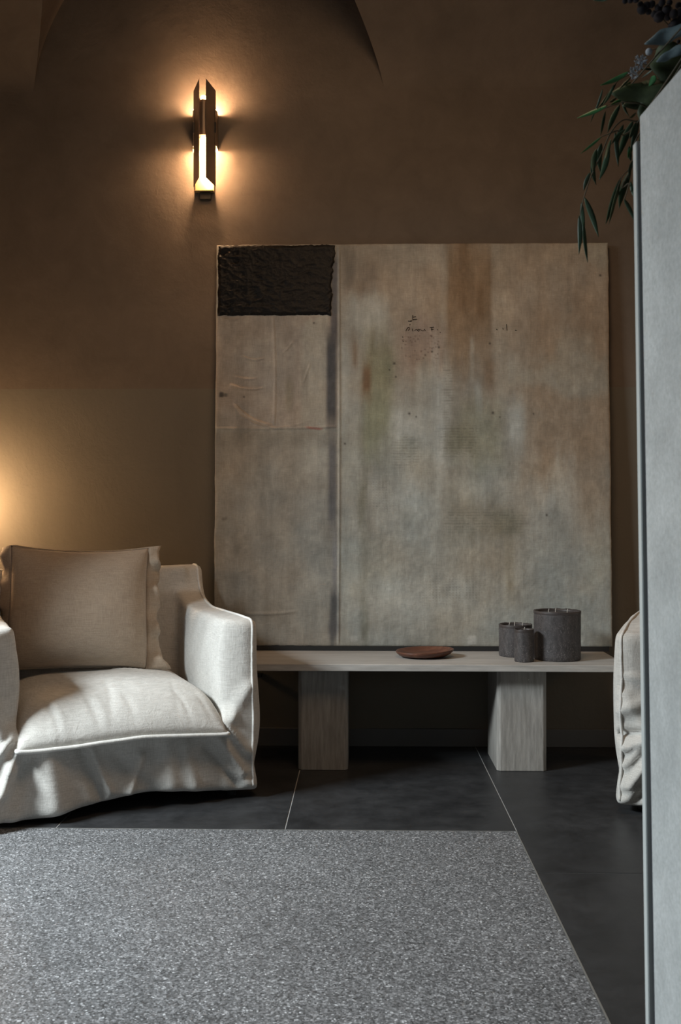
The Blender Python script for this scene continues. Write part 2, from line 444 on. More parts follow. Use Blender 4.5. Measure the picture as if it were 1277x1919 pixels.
lay((.23, .22, .18), boxm(676, 694, 860, 1215, 7, 60)*.55)
lay((.42, .43, .40), boxm(700, 830, 900, 1080, 40, 60)*.45)
lay((.40, .41, .38), boxm(640, 678, 640, 1215, 10, 60)*.4)
lay((.28, .25, .18), boxm(948, 966, 1000, 1140, 6, 40)*.35)
lay((.25, .20, .13), boxm(952, 962, 1090, 1110, 5, 8)*.5)
lay((.44, .45, .42), boxm(700, 1100, 1120, 1215, 60, 40)*.3)
# left column of the collage
lay((.39, .335, .285), boxm(380, 636, 590, 806, 3, 4, True)*.9)
lay((.335, .30, .255), boxm(380, 636, 812, 1230, 3, 4, True)*.8)
lay((.44, .43, .38), boxm(566, 618, 596, 800, 8, 10)*.65)
lay((.40, .40, .37), boxm(560, 625, 815, 1180, 25, 30)*.5)
lay((.24, .22, .15), boxm(536, 550, 715, 770, 6, 15)*.45)
lay((.17, .14, .11), boxm(566, 578, 690, 730, 4, 12)*.4)
lay((.20, .19, .165), boxm(405, 434, 780, 806, 8, 8)*.5)
lay((.07, .065, .06), boxm(411, 427, 740, 747, 3, 2)*.7)
lay((.22, .21, .18), boxm(400, 630, 812, 840, 20, 14)*.4)
lay((.075, .078, .088), boxm(614, 633, 630, 800, 5, 30, True)*.95)
lay((.10, .10, .12), boxm(622, 635, 480, 640, 4, 20, True)*.8)
lay((.12, .12, .13), boxm(618, 633, 825, 990, 5, 30, True)*.85)
lay((.20, .20, .23), boxm(625, 634, 990, 1110, 4, 30)*.5)
lay((.09, .09, .095), boxm(620, 636, 1110, 1205, 5, 20)*.9)
lay((.12, .12, .13), boxm(615, 642, 1165, 1190, 8, 10)*.4)
lay((.42, .10, .07), boxm(578, 606, 803, 807, 6, 1.5)*.6)
lay((.46, .45, .41), boxm(634, 637.5, 459, 1210, 1.2, 10, True)*.25)
lay((.16, .14, .12), boxm(638.5, 640, 480, 1210, 1.0, 10, True)*.55)
lay((.62, .60, .56), boxm(878, 893, 1192, 1208, 3, 3)*.6)
lay((.60, .58, .54), boxm(660, 672, 1192, 1202, 3, 3)*.5)
# extra washes, scuffs, rubbed patches and one painted-in corner shade
lay((.20, .175, .15), boxm(648, 668, 455, 545, 7, 22)*.55); lay((.24, .19, .15), boxm(676, 708, 495, 560, 10, 18)*.4)
lay((.52, .54, .52), boxm(655, 722, 560, 618, 22, 18)*.6); lay((.22, .235, .14), boxm(690, 738, 655, 720, 10, 20)*.2)
lay((.20, .11, .06), boxm(683, 697, 690, 735, 5, 10)*.7); lay((.22, .14, .08), boxm(664, 672, 645, 690, 4, 12)*.5)
lay((.20, .215, .13), boxm(696, 728, 740, 830, 9, 25)*.15); lay((.50, .52, .50), boxm(740, 800, 770, 830, 16, 20)*.5)
lay((.54, .56, .54), boxm(822, 838, 690, 890, 6, 40)*.55); lay((.52, .54, .51), boxm(640, 656, 620, 800, 6, 40)*.35)
lay((.18, .115, .065), boxm(852, 884, 480, 560, 14, 25)*.5); lay((.17, .11, .06), boxm(898, 910, 540, 600, 5, 12)*.5)
lay((.44, .42, .37), boxm(884, 892, 640, 720, 3, 20)*.6); lay((.19, .12, .07), boxm(912, 930, 680, 730, 7, 15)*.5)
lay((.52, .53, .50), boxm(958, 984, 770, 830, 9, 16)*.6); lay((.19, .19, .12), boxm(842, 884, 808, 850, 12, 12)*.3)
lay((.19, .19, .14), boxm(752, 786, 825, 860, 12, 12)*.35); lay((.17, .165, .12), boxm(928, 978, 962, 1002, 12, 12)*.5)
lay((.50, .52, .50), boxm(1020, 1080, 890, 960, 20, 25)*.45); lay((.50, .515, .49), boxm(690, 820, 915, 985, 30, 20)*.4)
lay((.17, .165, .12), boxm(672, 690, 900, 975, 6, 20)*.5); lay((.16, .155, .12), boxm(678, 692, 1100, 1200, 5, 20)*.55)
lay((.50, .52, .49), boxm(800, 960, 900, 945, 40, 16)*.3); lay((.22, .20, .15), boxm(846, 950, 930, 1010, 30, 25)*.3)
lay((.50, .52, .50), boxm(690, 900, 1085, 1150, 50, 25)*.4); lay((.28, .30, .30), boxm(1085, 1146, 1095, 1210, 20, 20)*.45)  # bluish shade of the lower right corner is painted into the colour
lay((.24, .20, .16), boxm(430, 505, 600, 660, 20, 15)*.3); lay((.46, .41, .35), boxm(450, 560, 640, 700, 20, 15)*.35)
lay((.23, .19, .145), boxm(430, 500, 820, 900, 25, 30)*.3); lay((.25, .21, .16), boxm(405, 470, 940, 1040, 25, 30)*.3)
lay((.48, .48, .44), boxm(570, 612, 820, 880, 14, 20)*.45); lay((.06, .055, .05), boxm(412, 419, 738, 748, 2, 2)*.8)
lay((.14, .12, .10), boxm(416, 428, 972, 978, 4, 3)*.6)
m1 = fb(16, 13, 131); m2 = fb(34, 30, 141, 3); m3 = fb(90, 8, 151, 2)
col *= (1+(m1-.5)*.42)[..., None]; col *= (1+(m2-.5)*.30)[..., None]; col *= (1+(m3-.5)*.16)[..., None]
warmth = (fb(7, 7, 161)-.5)*.22
col *= np.stack([1+warmth, 1+0*warmth, 1-warmth], -1)
# printed dots in rows where a net was pressed in the paint
net = ((np.sin(U*2*np.pi/6.2) > .45) & (np.sin(V*2*np.pi/5.0) > .35)).astype(float)
rows_ = (np.sin(V*2*np.pi/5.2) > .55).astype(float)*(vnoise(120, 160, 88) > .35)
for (a_, b_, c_, d_, k_) in ((835, 985, 960, 1000, .30), (790, 900, 1080, 1130, .22), (690, 750, 660, 720, .16), (830, 900, 800, 860, .35), (740, 790, 820, 880, .28), (835, 852, 690, 780, .35), (670, 740, 900, 960, .2)):
    lay((.12, .115, .09), boxm(a_, b_, c_, d_, 12, 10)*(rows_ if k_ > .25 else net)*k_)
for (a_, b_, r_) in ((770, 779, 2.2), (927, 778, 2.6), (783, 785, 1.4), (940, 786, 1.2), (922, 648, 1.8), (1026, 968, 1.8), (1003, 780, 1.4), (742, 685, 2), (733, 697, 1.5), (745, 710, 1.6), (649, 835, 1.6), (1130, 521, 2), (813, 663, 1.8), (826, 655, 1.8), (590, 608, 1.6), (458, 747, 1.6)):
    lay((.05, .04, .035), np.exp(-((U-a_)**2+(V-b_)**2)/(2*(r_*.8)**2))*.95)
rs = np.random.RandomState(5)
for _ in range(46):
    a_, b_ = rs.uniform(756, 826), rs.uniform(632, 678); lay((.11, .06, .05), np.exp(-((U-a_)**2+(V-b_)**2)/(2*1.0))*rs.uniform(.35, .8))
# small dark blotches on torn edge of black patch
col *= np.array([.90, .905, .89]); col *= (1+(streak-.5)*.22)[..., None]; col *= (1+(fine-.5)*.22)[..., None]; col *= (1+(blot-.5)*.18)[..., None]
# relief: seams, wrinkles
H = (fb(70, 70, 71, 3)-.5)*.0024+(fb(5, 7, 75)-.5)*.004+(fb(18, 26, 78, 3)-.5)*.004*(U < 632)*(V < 806)
def ridge(x0, y0, x1, y1, wd, am, curve=0):
    global H
    dx, dy = x1-x0, y1-y0; L = math.hypot(dx, dy); t = ((U-x0)*dx+(V-y0)*dy)/L; d = ((U-x0)*-dy+(V-y0)*dx)/L
    d = d-curve*4*(t/L)*(1-t/L)
    am = am*(1.5 if x0 < 600 else 1); H = H+am*np.exp(-(d/wd)**2)*sm(-4, 10, t)*(1-sm(L-10, L+4, t))
for a_ in ((637, 462, 637, 1208, 2.4, .0045, -2), (403, 806, 632, 803, 2.2, .0030, 2), (512, 596, 515, 800, 2.2, .0028, -3), (414, 598, 446, 600, 2.2, .007, 3),
           (452, 668, 496, 674, 2.2, .006, 6), (440, 708, 482, 712, 2, .005, 3), (432, 724, 495, 730, 2.4, .006, 5), (440, 760, 510, 800, 2.4, .007, 8),
           (448, 775, 520, 806, 2, .005, 5), (530, 665, 552, 640, 2, .002, 2), (460, 1150, 560, 1146, 3, .0025, 3), (520, 805, 570, 796, 2, .002, 2), (404, 812, 404, 1200, 3, .003, 3),
           (571, 720, 583, 685, 2, .002, 0)):
    ridge(*a_)
edge = np.minimum(np.minimum(U-404, 1146-U), np.minimum(V-459, 1210-V)); H = H-.004*np.exp(-edge/2.0)
gx = (np.linspace(-.5, .5, N+1)[None, :].repeat(N+1, 0))
gz = (1-np.linspace(0, 1, N+1))[:, None].repeat(N+1, 1)
wid = PW*(1-.0015*gz)
X = gx*wid; Z = gz*PH
# slightly irregular edges
X = X+np.sign(gx)*sm(.46, .5, np.abs(gx))*(fb(3, 22, 91)-.5)*.006; Z = Z+sm(.95, 1, gz)*(fb(22, 3, 95)-.5)*.004
co = np.stack([X, -H, Z], -1).reshape(-1, 3)
nv = co.shape[0]; idx = np.arange(nv).reshape(N+1, N+1)
quads = np.stack([idx[:-1, :-1], idx[1:, :-1], idx[1:, 1:], idx[:-1, 1:]], -1).reshape(-1, 4)
loop = np.concatenate([idx[0, :], idx[1:, -1], idx[-1, -2::-1], idx[-2:0:-1, 0]])
bk = co[loop].copy(); bk[:, 1] = TH; co2 = np.vstack([co, bk]); L_ = len(loop); bi = nv+np.arange(L_)
sideq = np.stack([loop, np.roll(loop, -1), np.roll(bi, -1), bi], -1)
me = bpy.data.meshes.new('canvas')
faces_n = len(quads)+len(sideq)+1
me.vertices.add(len(co2)); me.vertices.foreach_set('co', co2.ravel().astype(np.float32))
li = np.concatenate([quads.ravel(), sideq.ravel(), bi]); me.loops.add(len(li)); me.loops.foreach_set('vertex_index', li.astype(np.int32))
starts = np.concatenate([np.arange(0, 4*(faces_n-1), 4), [4*(faces_n-1)]]); me.polygons.add(faces_n)
me.polygons.foreach_set('loop_start', starts.astype(np.int32))
me.update(calc_edges=True); me.validate()
sm_flag = np.zeros(len(me.polygons), bool); sm_flag[:len(quads)] = True; me.polygons.foreach_set('use_smooth', sm_flag)
ca = me.color_attributes.new('paint', 'FLOAT_COLOR', 'POINT')
cc = np.ones((len(co2), 4), np.float32); cc[:nv, :3] = np.clip(col, 0, 1).reshape(-1, 3); cc[nv:, :3] = cc[loop, :3]
ca.data.foreach_set('color', cc.ravel())
n = NT('worn oil paint', .7, 0, .3)
at_ = n.n.new('ShaderNodeAttribute'); at_.attribute_name = 'paint'
wv = n.math('ADD', n.math('MULTIPLY', n.noise(1, 3, .7, vec=n.map((420, 420, 30))), .5), n.math('MULTIPLY', n.noise(1, 3, .7, vec=n.map((30, 420, 420))), .5))
c = n.mix(at_.outputs['Color'], n.ramp(wv, [(.36, .84), (.64, 1.14)]), 1.0, 'MULTIPLY')
c = n.mix(c, n.ramp(n.noise(1, 5, .7, vec=n.map((70, 70, 5))), [(.3, .93), (.7, 1.07)]), 1.0, 'MULTIPLY')
n.color(c); b1 = n.bump(wv, .25, .002); n.bump(n.noise(45, 5, .65), .3, .006, b1)
M['paint'] = n.m
link('canvas', me, M['paint'], pt)
# black crinkled textile patch glued in the upper left corner
def loc_uv(px, py): return ((px-404)/742-.5)*PW, (1-(py-459)/751)*PH
x0, z1 = loc_uv(408, 461); x1, z0 = loc_uv(629, 593)
nu, nv2 = 150, 100
bm = bmesh.new(); g = []
for j in range(nv2+1):
    r_ = []
    for i in range(nu+1):
        u, v = i/nu, j/nv2
        x = x0+(x1-x0)*u; z = z0+(z1-z0)*v
        e = min(u, 1-u)*(x1-x0); f = min(v, 1-v)*(z1-z0)
        jx = (noise.fractal(Vector((x*10, z*24, 1)), .55, 2.3, 6))*.0045*(1-sstep(0, .03, e))
        jz = (noise.fractal(Vector((x*24, z*10, 7)), .55, 2.3, 6))*.0045*(1-sstep(0, .03, f))
        if u > .9: jx -= .015*sstep(.95, 1, u)*(1 if .3 < v < .75 else .3)*(.5+.5*noise.noise(Vector((3, z*60, 0))))+.012*(1-v)*sstep(.9, 1, u)
        if u > .5: jx += .02*v*u*.3
        q = Vector((x*16, z*26, 3)); h = abs(noise.noise(q))*.5+abs(noise.noise(q*2.3))*.28+abs(noise.noise(q*5))*.12
        k_ = .55+.45*(1-u)
        d = .004+.014*(1-h*1.6)*k_*k_*sstep(0, .012, min(e, f))
        r_.append(bm.verts.new((x+jx, -max(d, .003), z+jz)))
    g.append(r_)
for j in range(nv2):
    for i in range(nu): bm.faces.new((g[j][i], g[j][i+1], g[j+1][i+1], g[j+1][i]))
ed = [e for e in bm.edges if e.is_boundary]
ex = bmesh.ops.extrude_edge_only(bm, edges=ed)
for v_ in [q for q in ex['geom'] if isinstance(q, bmesh.types.BMVert)]: v_.co.y = .002
n = NT('black painted textile', .42, 0, .2); cc_ = n.noise(14, 5, .65)
n.color(n.ramp(cc_, [(.3, (.004, .0035, .003)), (.7, (.010, .008, .0065))])); n.bump(n.noise(60, 5, .7), .5, .006)
po = obj('black_patch', bm, n.m, pt, smooth=True); po['label'] = 'crinkled black textile patch with torn edges'
# handwritten ink strokes (as on the canvas)
bm = bmesh.new()
def ink(pts, r=.0016):
    q = []
    for a_, b_ in pts:
        x, z = loc_uv(a_, b_); q.append((x, -.0012, z))
    tube(bm, q, r, 5)
for s_ in ([(777, 594), (776, 602), (784, 602)], [(777, 598), (783, 597)], [(768, 605), (775, 606.5)], [(769, 606), (776, 604)], [(777, 603), (785, 602)],
           [(772, 611), (771, 613)], [(764, 624), (767, 618), (770, 617), (771, 620), (768, 623)], [(776, 620), (777, 624)], [(780, 623), (784, 621), (786, 624)],
           [(786, 621), (791, 621), (788, 625), (786, 622)], [(792, 622), (796, 624)], [(797, 624), (799, 621), (801, 624)], [(809, 618), (817, 617)], [(812, 618), (813, 625)], [(811, 621), (816, 621)],
           [(823, 621), (824, 623)], [(828, 626), (829, 628)], [(757, 635), (759, 636)], [(758, 643), (760, 644)], [(953, 612), (954, 624)], [(946, 619), (947, 622)], [(934, 621), (936, 623)], [(969, 623), (972, 624)]): ink(s_)
n = NT('ink', .6); n.color((.02, .014, .010)); ik = obj('ink_writing', bm, n.m, pt); ik['label'] = 'small dark handwritten ink marks'; ik['kind'] = 'stuff'
# recessed black batten the canvas stands on
bm = bmesh.new(); box(bm, -PW/2+.015, PW/2-.015, .004, TH-.002, -(BL.z-HB)+.0006, .004)
bt = obj('batten', bm, M['black'], pt)

# ------------------------------------------------------------ candles and dish
def candle(px0, px1, ybot, h, label, wicks, name='candle'):
    Yf = P(700, ybot, 1).z; Yfront = (HB-CAMZ)/(P(700, ybot, 1).z-CAMZ)
    a_, b_ = P(px0, ybot, Yfront+.05), P(px1, ybot, Yfront+.05); r = (b_.x-a_.x)/2
    root = thing('pillar_candle', label, 'candle', ((a_.x+b_.x)/2, Yfront+r, HB), 0, 'charcoal pillar candles on the bench')
    bm = bmesh.new(); sd = random.random()*50
    def fn(x, y, z, a):
        k = 1+.010*noise.noise(Vector((x*25+sd, y*25, z*18)))+.006*noise.noise(Vector((x*90+sd, y*90, z*60)))
        return x*k, y*k, z
    prof = [(0, 0), (r*.97, 0), (r, .004)]+[(r, .004+(h-.012)*i/10) for i in range(1, 11)]+[(r*.99, h-.004)]
    lathe(bm, prof+[(r*.9, h-.008), (0, h-.010)], 64, fn); obj('candle_body', bm, M['wax'], root, smooth=True)
    bm = bmesh.new()
    def fn2(x, y, z, a): return x, y, z+(.0022*noise.noise(Vector((x*60+sd, y*60, 3)))+.0012*noise.noise(Vector((x*200+sd, y*200, 5))))*(1 if z > h-.006 else 0)
    lathe(bm, [(r*1.003, h-.012), (r*1.010, h-.009), (r*1.012, h-.001), (r*1.0, h+.0015), (r*.93, h+.0005), (r*.90, h-.006), (r*.90, h-.0095), (r*.96, h-.011), (r*1.003, h-.012)], 64, fn2)
    obj('rim', bm, M['wax_rim'], root, smooth=True)
    for x, y in wicks:
        bm = bmesh.new(); tube(bm, [(x*r, y*r, h-.011), (x*r+.001, y*r, h+.002), (x*r+.003, y*r-.001, h+.009)], .0016, 6); obj('wick', bm, M['wick'], root)
    return root
candle(1005, 1093, 1240, .205, 'largest and tallest charcoal pillar candle, rightmost on the bench', [(-.4, -.1), (.4, -.15), (0, .4)])
candle(937, 999, 1232, .136, 'medium wide charcoal pillar candle standing behind the slim one', [(-.4, -.1), (.4, -.1), (0, .4)])
candle(964, 1000, 1241, .134, 'slimmest charcoal pillar candle, in front of the medium one', [(0, 0)])

dish = bmesh.new()
def fnd(x, y, z, a):
    k = 1+.03*math.cos(2*a+.6)+.02*math.cos(3*a); rr = math.hypot(x, y)/.122
    return x*k, y*k*.88, z+(.005*math.cos(a-.3)*rr if z > .01 else 0)
lathe(dish, [(0, 0), (.055, 0), (.085, .003), (.108, .012), (.119, .022), (.1225, .029), (.121, .0315), (.117, .031), (.106, .021), (.085, .013), (.05, .010), (0, .009)], 72, fnd)
d0 = P(796, 1225, 4.37); dob = obj('wooden_dish', dish, M['wood'], smooth=True); dob.location = (d0.x, 4.375, HB); dob.rotation_euler[2] = .2
tag(dob, 'shallow oval dish of dark reddish wood lying on the bench', 'dish')

# ------------------------------------------------------------ socket
s0 = P(486.5, 1264, WY)
bm = bmesh.new(); box(bm, s0.x-.014, s0.x+.014, WY-.03, WY-.0002, s0.z-.010, s0.z+.010, .003, 2)
tag(obj('wall_socket', bm, M['socket']), 'tiny black socket box on the dark wall below the bench', 'socket')

# ------------------------------------------------------------ wall lamp
lc = P(382, 252, WY-.09); px = 4.58/F
def zpx(y): return (252-y)*px
sc = thing('wall_lamp', 'lit bronze wall lamp of folded metal plates throwing light up and down', 'wall lamp', (lc.x, WY, lc.z))
def plate(name, pl, z_in0, z_in1, z_out0, z_out1, mat, th=.0018):
    """folded sheet: plan polyline pl (x,y); top/bottom cut sloping from the first to the last point"""
    bm = bmesh.new(); m_ = len(pl); fr = []
    for i, (x, y) in enumerate(pl):
        t = i/(m_-1); fr.append((Vector((x, y, z_in0+(z_out0-z_in0)*t)), Vector((x, y, z_in1+(z_out1-z_in1)*t))))
    vs1 = [(bm.verts.new(a), bm.verts.new(b)) for a, b in fr]
    for p, q in zip(vs1, vs1[1:]): bm.faces.new((p[0], q[0], q[1], p[1]))
    o = obj(name, bm, mat, sc)
    md = o.modifiers.new('s', 'SOLIDIFY'); md.thickness = th; md.offset = 0
    return o
yfr, ybk = -.125, -.063
for s in (-1, 1):
    plate('outer_plate', [(s*.0155, yfr), (s*.0505, ybk)], zpx(338), zpx(153), zpx(347), zpx(165), M['bronze'])
    plate('side_plate', [(s*.048, -.074), (s*.055, -.058), (s*.053, -.0005)], zpx(270), zpx(202), zpx(270), zpx(202), M['bronze'])
plate('front_plate', [(-.0205, yfr+.014), (.0, yfr+.006), (.0205, yfr+.014)], zpx(256), zpx(190), zpx(256), zpx(190), M['bronze'])
bm = bmesh.new(); box(bm, -.052, .036, -.010, -.004, zpx(351), zpx(172), .001, 1); box(bm, -.052, .036, -.040, -.010, zpx(351), zpx(350)); obj('back_plate', bm, M['brass'], sc)
bm = bmesh.new(); box(bm, -.030, .022, -.020, -.0002, zpx(365), zpx(351.5), .002, 1); obj('wall_bracket', bm, M['black'], sc)
bm = bmesh.new(); box(bm, -.0525, .0525, -.074, -.0102, zpx(246), zpx(226), .001, 1); obj('baffle', bm, M['black'], sc)
def bulb(z0, z1):
    bm = bmesh.new(); r = .0145; lathe(bm, [(0, z0), (r*.6, z0+.003), (r, z0+.012), (r, z1-.014), (r*.75, z1-.005), (0, z1)], 16)
    bmesh.ops.translate(bm, verts=bm.verts, vec=(0, -.092, 0)); o = obj('lamp_tube', bm, M['glow'], sc, smooth=True); return o
bulb(zpx(336), zpx(255)); bulb(zpx(194), zpx(178))
bm = bmesh.new(); lathe(bm, [(0, zpx(254)), (.010, zpx(254)), (.010, zpx(195)), (0, zpx(195))], 12); bmesh.ops.translate(bm, verts=bm.verts, vec=(0, -.092, 0)); obj('lamp_holder', bm, M['black'], sc)
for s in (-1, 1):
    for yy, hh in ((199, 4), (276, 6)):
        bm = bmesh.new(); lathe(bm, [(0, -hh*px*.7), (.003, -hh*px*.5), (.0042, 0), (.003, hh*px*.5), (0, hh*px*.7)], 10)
        bmesh.ops.translate(bm, verts=bm.verts, vec=(s*.053, -.045, zpx(yy))); obj('leak_glow_bead', bm, M['glow'], sc, smooth=True)  # added glowing beads imitate lamp light leaking at the sleeve ends
for nm, yy, pw in (('wall_lamp_lower', 266, 22), ('wall_lamp_inner', 314, 5), ('wall_lamp_upper', 204, 17)):
    point(nm, (lc.x, WY-.078, lc.z+zpx(yy)), pw, WARM, .02)

# ------------------------------------------------------------ floor lamp out of view on the left (its glow falls on the wall)
fl = thing('floor_lamp', 'floor lamp with a round glowing globe beside the left armchair', 'lamp', (-1.86, 4.48, 0))
bm = bmesh.new(); lathe(bm, [(0, 0), (.12, 0), (.12, .012), (.02, .02), (.008, .03), (.008, 1.02), (0, 1.02)], 24); obj('stand', bm, M['black'], fl, smooth=True)
bm = bmesh.new(); lathe(bm, [(.0, 1.02), (.05, 1.03), (.085, 1.07), (.10, 1.12), (.085, 1.17), (.05, 1.208), (0, 1.22)], 24); obj('globe', bm, M['globe'], fl, smooth=True)
point('right_lamp_light', (2.3, 4.2, 1.15), 7, WARM, .09)

# ------------------------------------------------------------ armchairs
W2, D2 = .49, .44
def body_mesh(sd):
    bm = bmesh.new()
    arm = [(-D2, .025), (-D2, .655), (-D2+.02, .668), (.10, .672), (.20, .685), (.27, .715), (.315, .765), (.335, .825), (.36, .838), (.44, .838), (.44, .025)]
    for s in (-1, 1):
        a, b = (.375, W2) if s > 0 else (-W2, -.375)
        prism_x(bm, arm, a, b)
    prism_x(bm, [(-D2+.012, .025), (-D2+.012, .30), (.35, .30), (.35, .025)], -.42, .42)
    prism_x(bm, [(.25, .2), (.31, .838), (.44, .838), (.44, .025), (.25, .025)], -.42, .42)
    me = bpy.data.meshes.new('tmp'); bmesh.ops.recalc_face_normals(bm, faces=bm.faces); bm.to_mesh(me); bm.free()
    o = bpy.data.objects.new('tmp', me); C.objects.link(o)
    r = o.modifiers.new('r', 'REMESH'); r.mode = 'VOXEL'; r.voxel_size = .0105; r.adaptivity = 0
    s_ = o.modifiers.new('s', 'SMOOTH'); s_.iterations = 16; s_.factor = .6
    dg = bpy.context.evaluated_depsgraph_get(); ev = o.evaluated_get(dg); m2 = bpy.data.meshes.new_from_object(ev)
    bpy.data.objects.remove(o); bpy.data.meshes.remove(me)
    return m2
# folds drawn as ridges on the front: x0,z0 -> x1,z1, width, height
FOLDS = [(.06, .20, .02, .04, .012, .020), (-.02, .20, .10, .03, .03, -.012), (-.28, .30, -.24, .03, .055, .038), (-.16, .26, -.08, .05, .022, -.022), (-.12, .24, -.05, .06, .012, .014),
         (.33, .26, .44, .10, .014, .016), (.30, .20, .42, .06, .016, -.014), (.36, .30, .46, .17, .012, .014), (.22, .22, .26, .03, .022, .010), (.38, .12, .46, .05, .012, .012),
         (-.36, .27, -.46, .05, .014, .024), (-.39, .29, -.52, .16, .012, .018), (-.34, .25, -.41, .12, .010, .014), (-.33, .22, -.42, .02, .02, -.016), (-.45, .40, -.40, .20, .018, .012), (.46, .42, .40, .30, .016, .010), (.15, .25, .17, .04, .03, .012)]
FOLDS_B = [(.47, .36, .30, .47, .02, .014), (.47, .28, .32, .30, .011, -.018), (.46, .23, .30, .33, .014, .018), (.46, .10, .36, .22, .02, .014), (.44, .5, .36, .42, .014, .010)]
def segd(x, z, a, b, c, d):
    dx, dz = c-a, d-b; L2 = dx*dx+dz*dz; t = ((x-a)*dx+(z-b)*dz)/L2
    return math.hypot(x-a-dx*min(1, max(0, t)), z-b-dz*min(1, max(0, t))), t
def make_chair(name, label, loc, rz, mir, seed):
    root = thing(name, label, 'armchair', loc, rz, 'white linen slipcover armchairs')
    m2 = body_mesh(seed)
    for v in m2.vertices:
        x, y, z = v.co; xs = x*mir
        # front skirt and arm fronts
        if y < -D2+.06:
            k = 0
            for f in FOLDS+([] if mir > 0 else FOLDS_B):
                d, t = segd(xs, z, *f[:4]); k += 1.3*f[5]*math.exp(-(d/f[4])**2)
            low = 1-sstep(.02, .30, z)
            k += .010*low*math.sin(xs*17+1+seed)+.012*low
            k += .006*noise.noise(Vector((x*9+seed, z*5, 1)))
            k += .055*low*sstep(-.05, -.45, xs) if False else .055*low*(1-sstep(-.45, -.05, xs))
            fr = 1-sstep(-D2, -D2+.06, y)
            y -= k*fr
        # inner arm faces: soft pulls
        if abs(x) < .43 and z > .28 and y < .28:
            q = noise.noise(Vector((y*7+seed, z*6+y*9, x*2)))
            x += (-1 if x < 0 else 1)*(-.008*q)*(1-sstep(.16, .28, y))*(1-sstep(.40, .43, abs(x)))*sstep(.28, .34, z)
            if abs(x) > .33: x -= math.copysign(.020*max(0, math.sin(math.pi*min(1, max(0, (z-.28)/.38))))*(1-sstep(.08, .26, y))*sstep(.33, .365, abs(x)), x)
        # arm top leaning and softness
        if mir < 0 and z > .4: z += sstep(.4, .6, z)*(-.026*(1-sstep(-.44, -.25, y))+.012*sstep(-.3, 0, y))
        if z > .5: z += .006*noise.noise(Vector((x*6, y*6, seed)))
        # outer sides bulge
        if abs(x) > .455:
            b = .018*math.sin(math.pi*min(1, max(0, z/.66)))*sstep(-.455, -.38, y)-.014*(1-sstep(.02, .22, z))+.010*sstep(.1, .3, z)
            b += .010*noise.noise(Vector((y*6+seed, z*4, 4)))+.008*(1-sstep(.02, .4, z))*math.sin(y*22)
            x += math.copysign(b, x)
        # hem
        low = 1-sstep(.03, .16, z)
        z += low*(.030*math.exp(-((xs-.10)/.20)**2)*(1 if y < -.3 else 0)+.006*noise.noise(Vector((x*5, y*5, 9+seed))))
        z -= .014*low*(1-sstep(-.35, -.1, xs))
        if z > .30 and y < -D2+.14:      # soft roll from the inner arm face to the arm front
            inn = 1-min(1, max(0, (abs(x)-.35)/.11))
            y += .055*inn**1.5*(1-sstep(-D2-.01, -D2+.14, y))*sstep(.30, .36, z)
        v.co = (x, y, z)
    m2.polygons.foreach_set('use_smooth', [True]*len(m2.polygons)); m2.materials.clear()
    body = link('slipcover', m2, M['linen'], root)
    bvh = BVHTree.FromPolygons([v.co for v in m2.vertices], [p.vertices[:] for p in m2.polygons])
    def snap(p, off=.001):
        q, nn, i, d = bvh.find_nearest(Vector(p)); return q+nn*off
    for s in (-1, 1):
        path = [(s*.482, -D2-.02, z) for z in (.045, .12, .2, .3, .4, .5, .58, .63)]+[(s*.478, -D2+.01, .668), (s*.478, -.36, .68), (s*.478, -.2, .682), (s*.478, 0, .682), (s*.478, .12, .69), (s*.478, .22, .705), (s*.478, .285, .75), (s*.478, .32, .81), (s*.478, .36, .845), (s*.478, .43, .845)]
        pts = [snap(p) for p in catmull(path, 5)]
        # smooth
        for _ in range(2): pts = [pts[0]]+[(pts[i-1]+pts[i]*2+pts[i+1])/4 for i in range(1, len(pts)-1)]+[pts[-1]]
        pts = [p+Vector((.0015*noise.noise(p*40), .0015*noise.noise(p*40+Vector((9, 0, 0))), 0)) for p in pts]
        bm = bmesh.new(); tube(bm, pts, .0052, 8); obj('piping', bm, M['piping'], root, smooth=True)
    # seat cushion
    bm = bmesh.new(); nx_, ny_ = 90, 80; SX0, SX1, SY0, SY1 = -.372, .372, -.478, .262
    top = []; bot = []
    for j in range(ny_+1):
        rt, rb = [], []
        for i in range(nx_+1):
            u, v = i/nx_, j/ny_; uu, vv = 2*u-1, 2*v-1
            x = (SX0+SX1)/2+(SX1-SX0)/2*uu; y = SY0+(SY1-SY0)*v
            xs = x*mir
            ex_ = 1-abs(uu)**7; fy = 1-(max(0, 1-v/.34))**2.6; by = 1-(max(0, (v-.8)/.2))**3
            prof_ = max(0, ex_)**.45*max(0, fy)**.62*max(0, by)**.5
            zt = .262+.155*prof_+.022*math.cos(uu*1.4)*math.cos(vv*1.3)*prof_
            zt += .006*prof_*noise.noise(Vector((x*5+seed, y*5, 2)))
            # creases on the front roll
            for (cx, wdt, am) in ((-.05, .012, -.004), (-.015, .020, .003), (-.22, .03, .004), (-.27, .010, -.004), (.19, .008, -.003)):
                zt += am*prof_*math.exp(-((xs-cx-.06*v)/wdt)**2)*(1-sstep(.1, .5, v))
            for (cx, wdt, am) in ((-.235, .008, -.010), (-.215, .010, .007), (-.10, .009, -.009), (-.07, .012, .006), (.23, .007, -.008), (.03, .010, -.005), (.31, .009, -.006), (-.33, .010, -.006)):
                zt += am*prof_*math.exp(-((xs-cx+.25*(v-.05))/wdt)**2)*sstep(.0, .03, v)*(1-sstep(.08, .20, v))
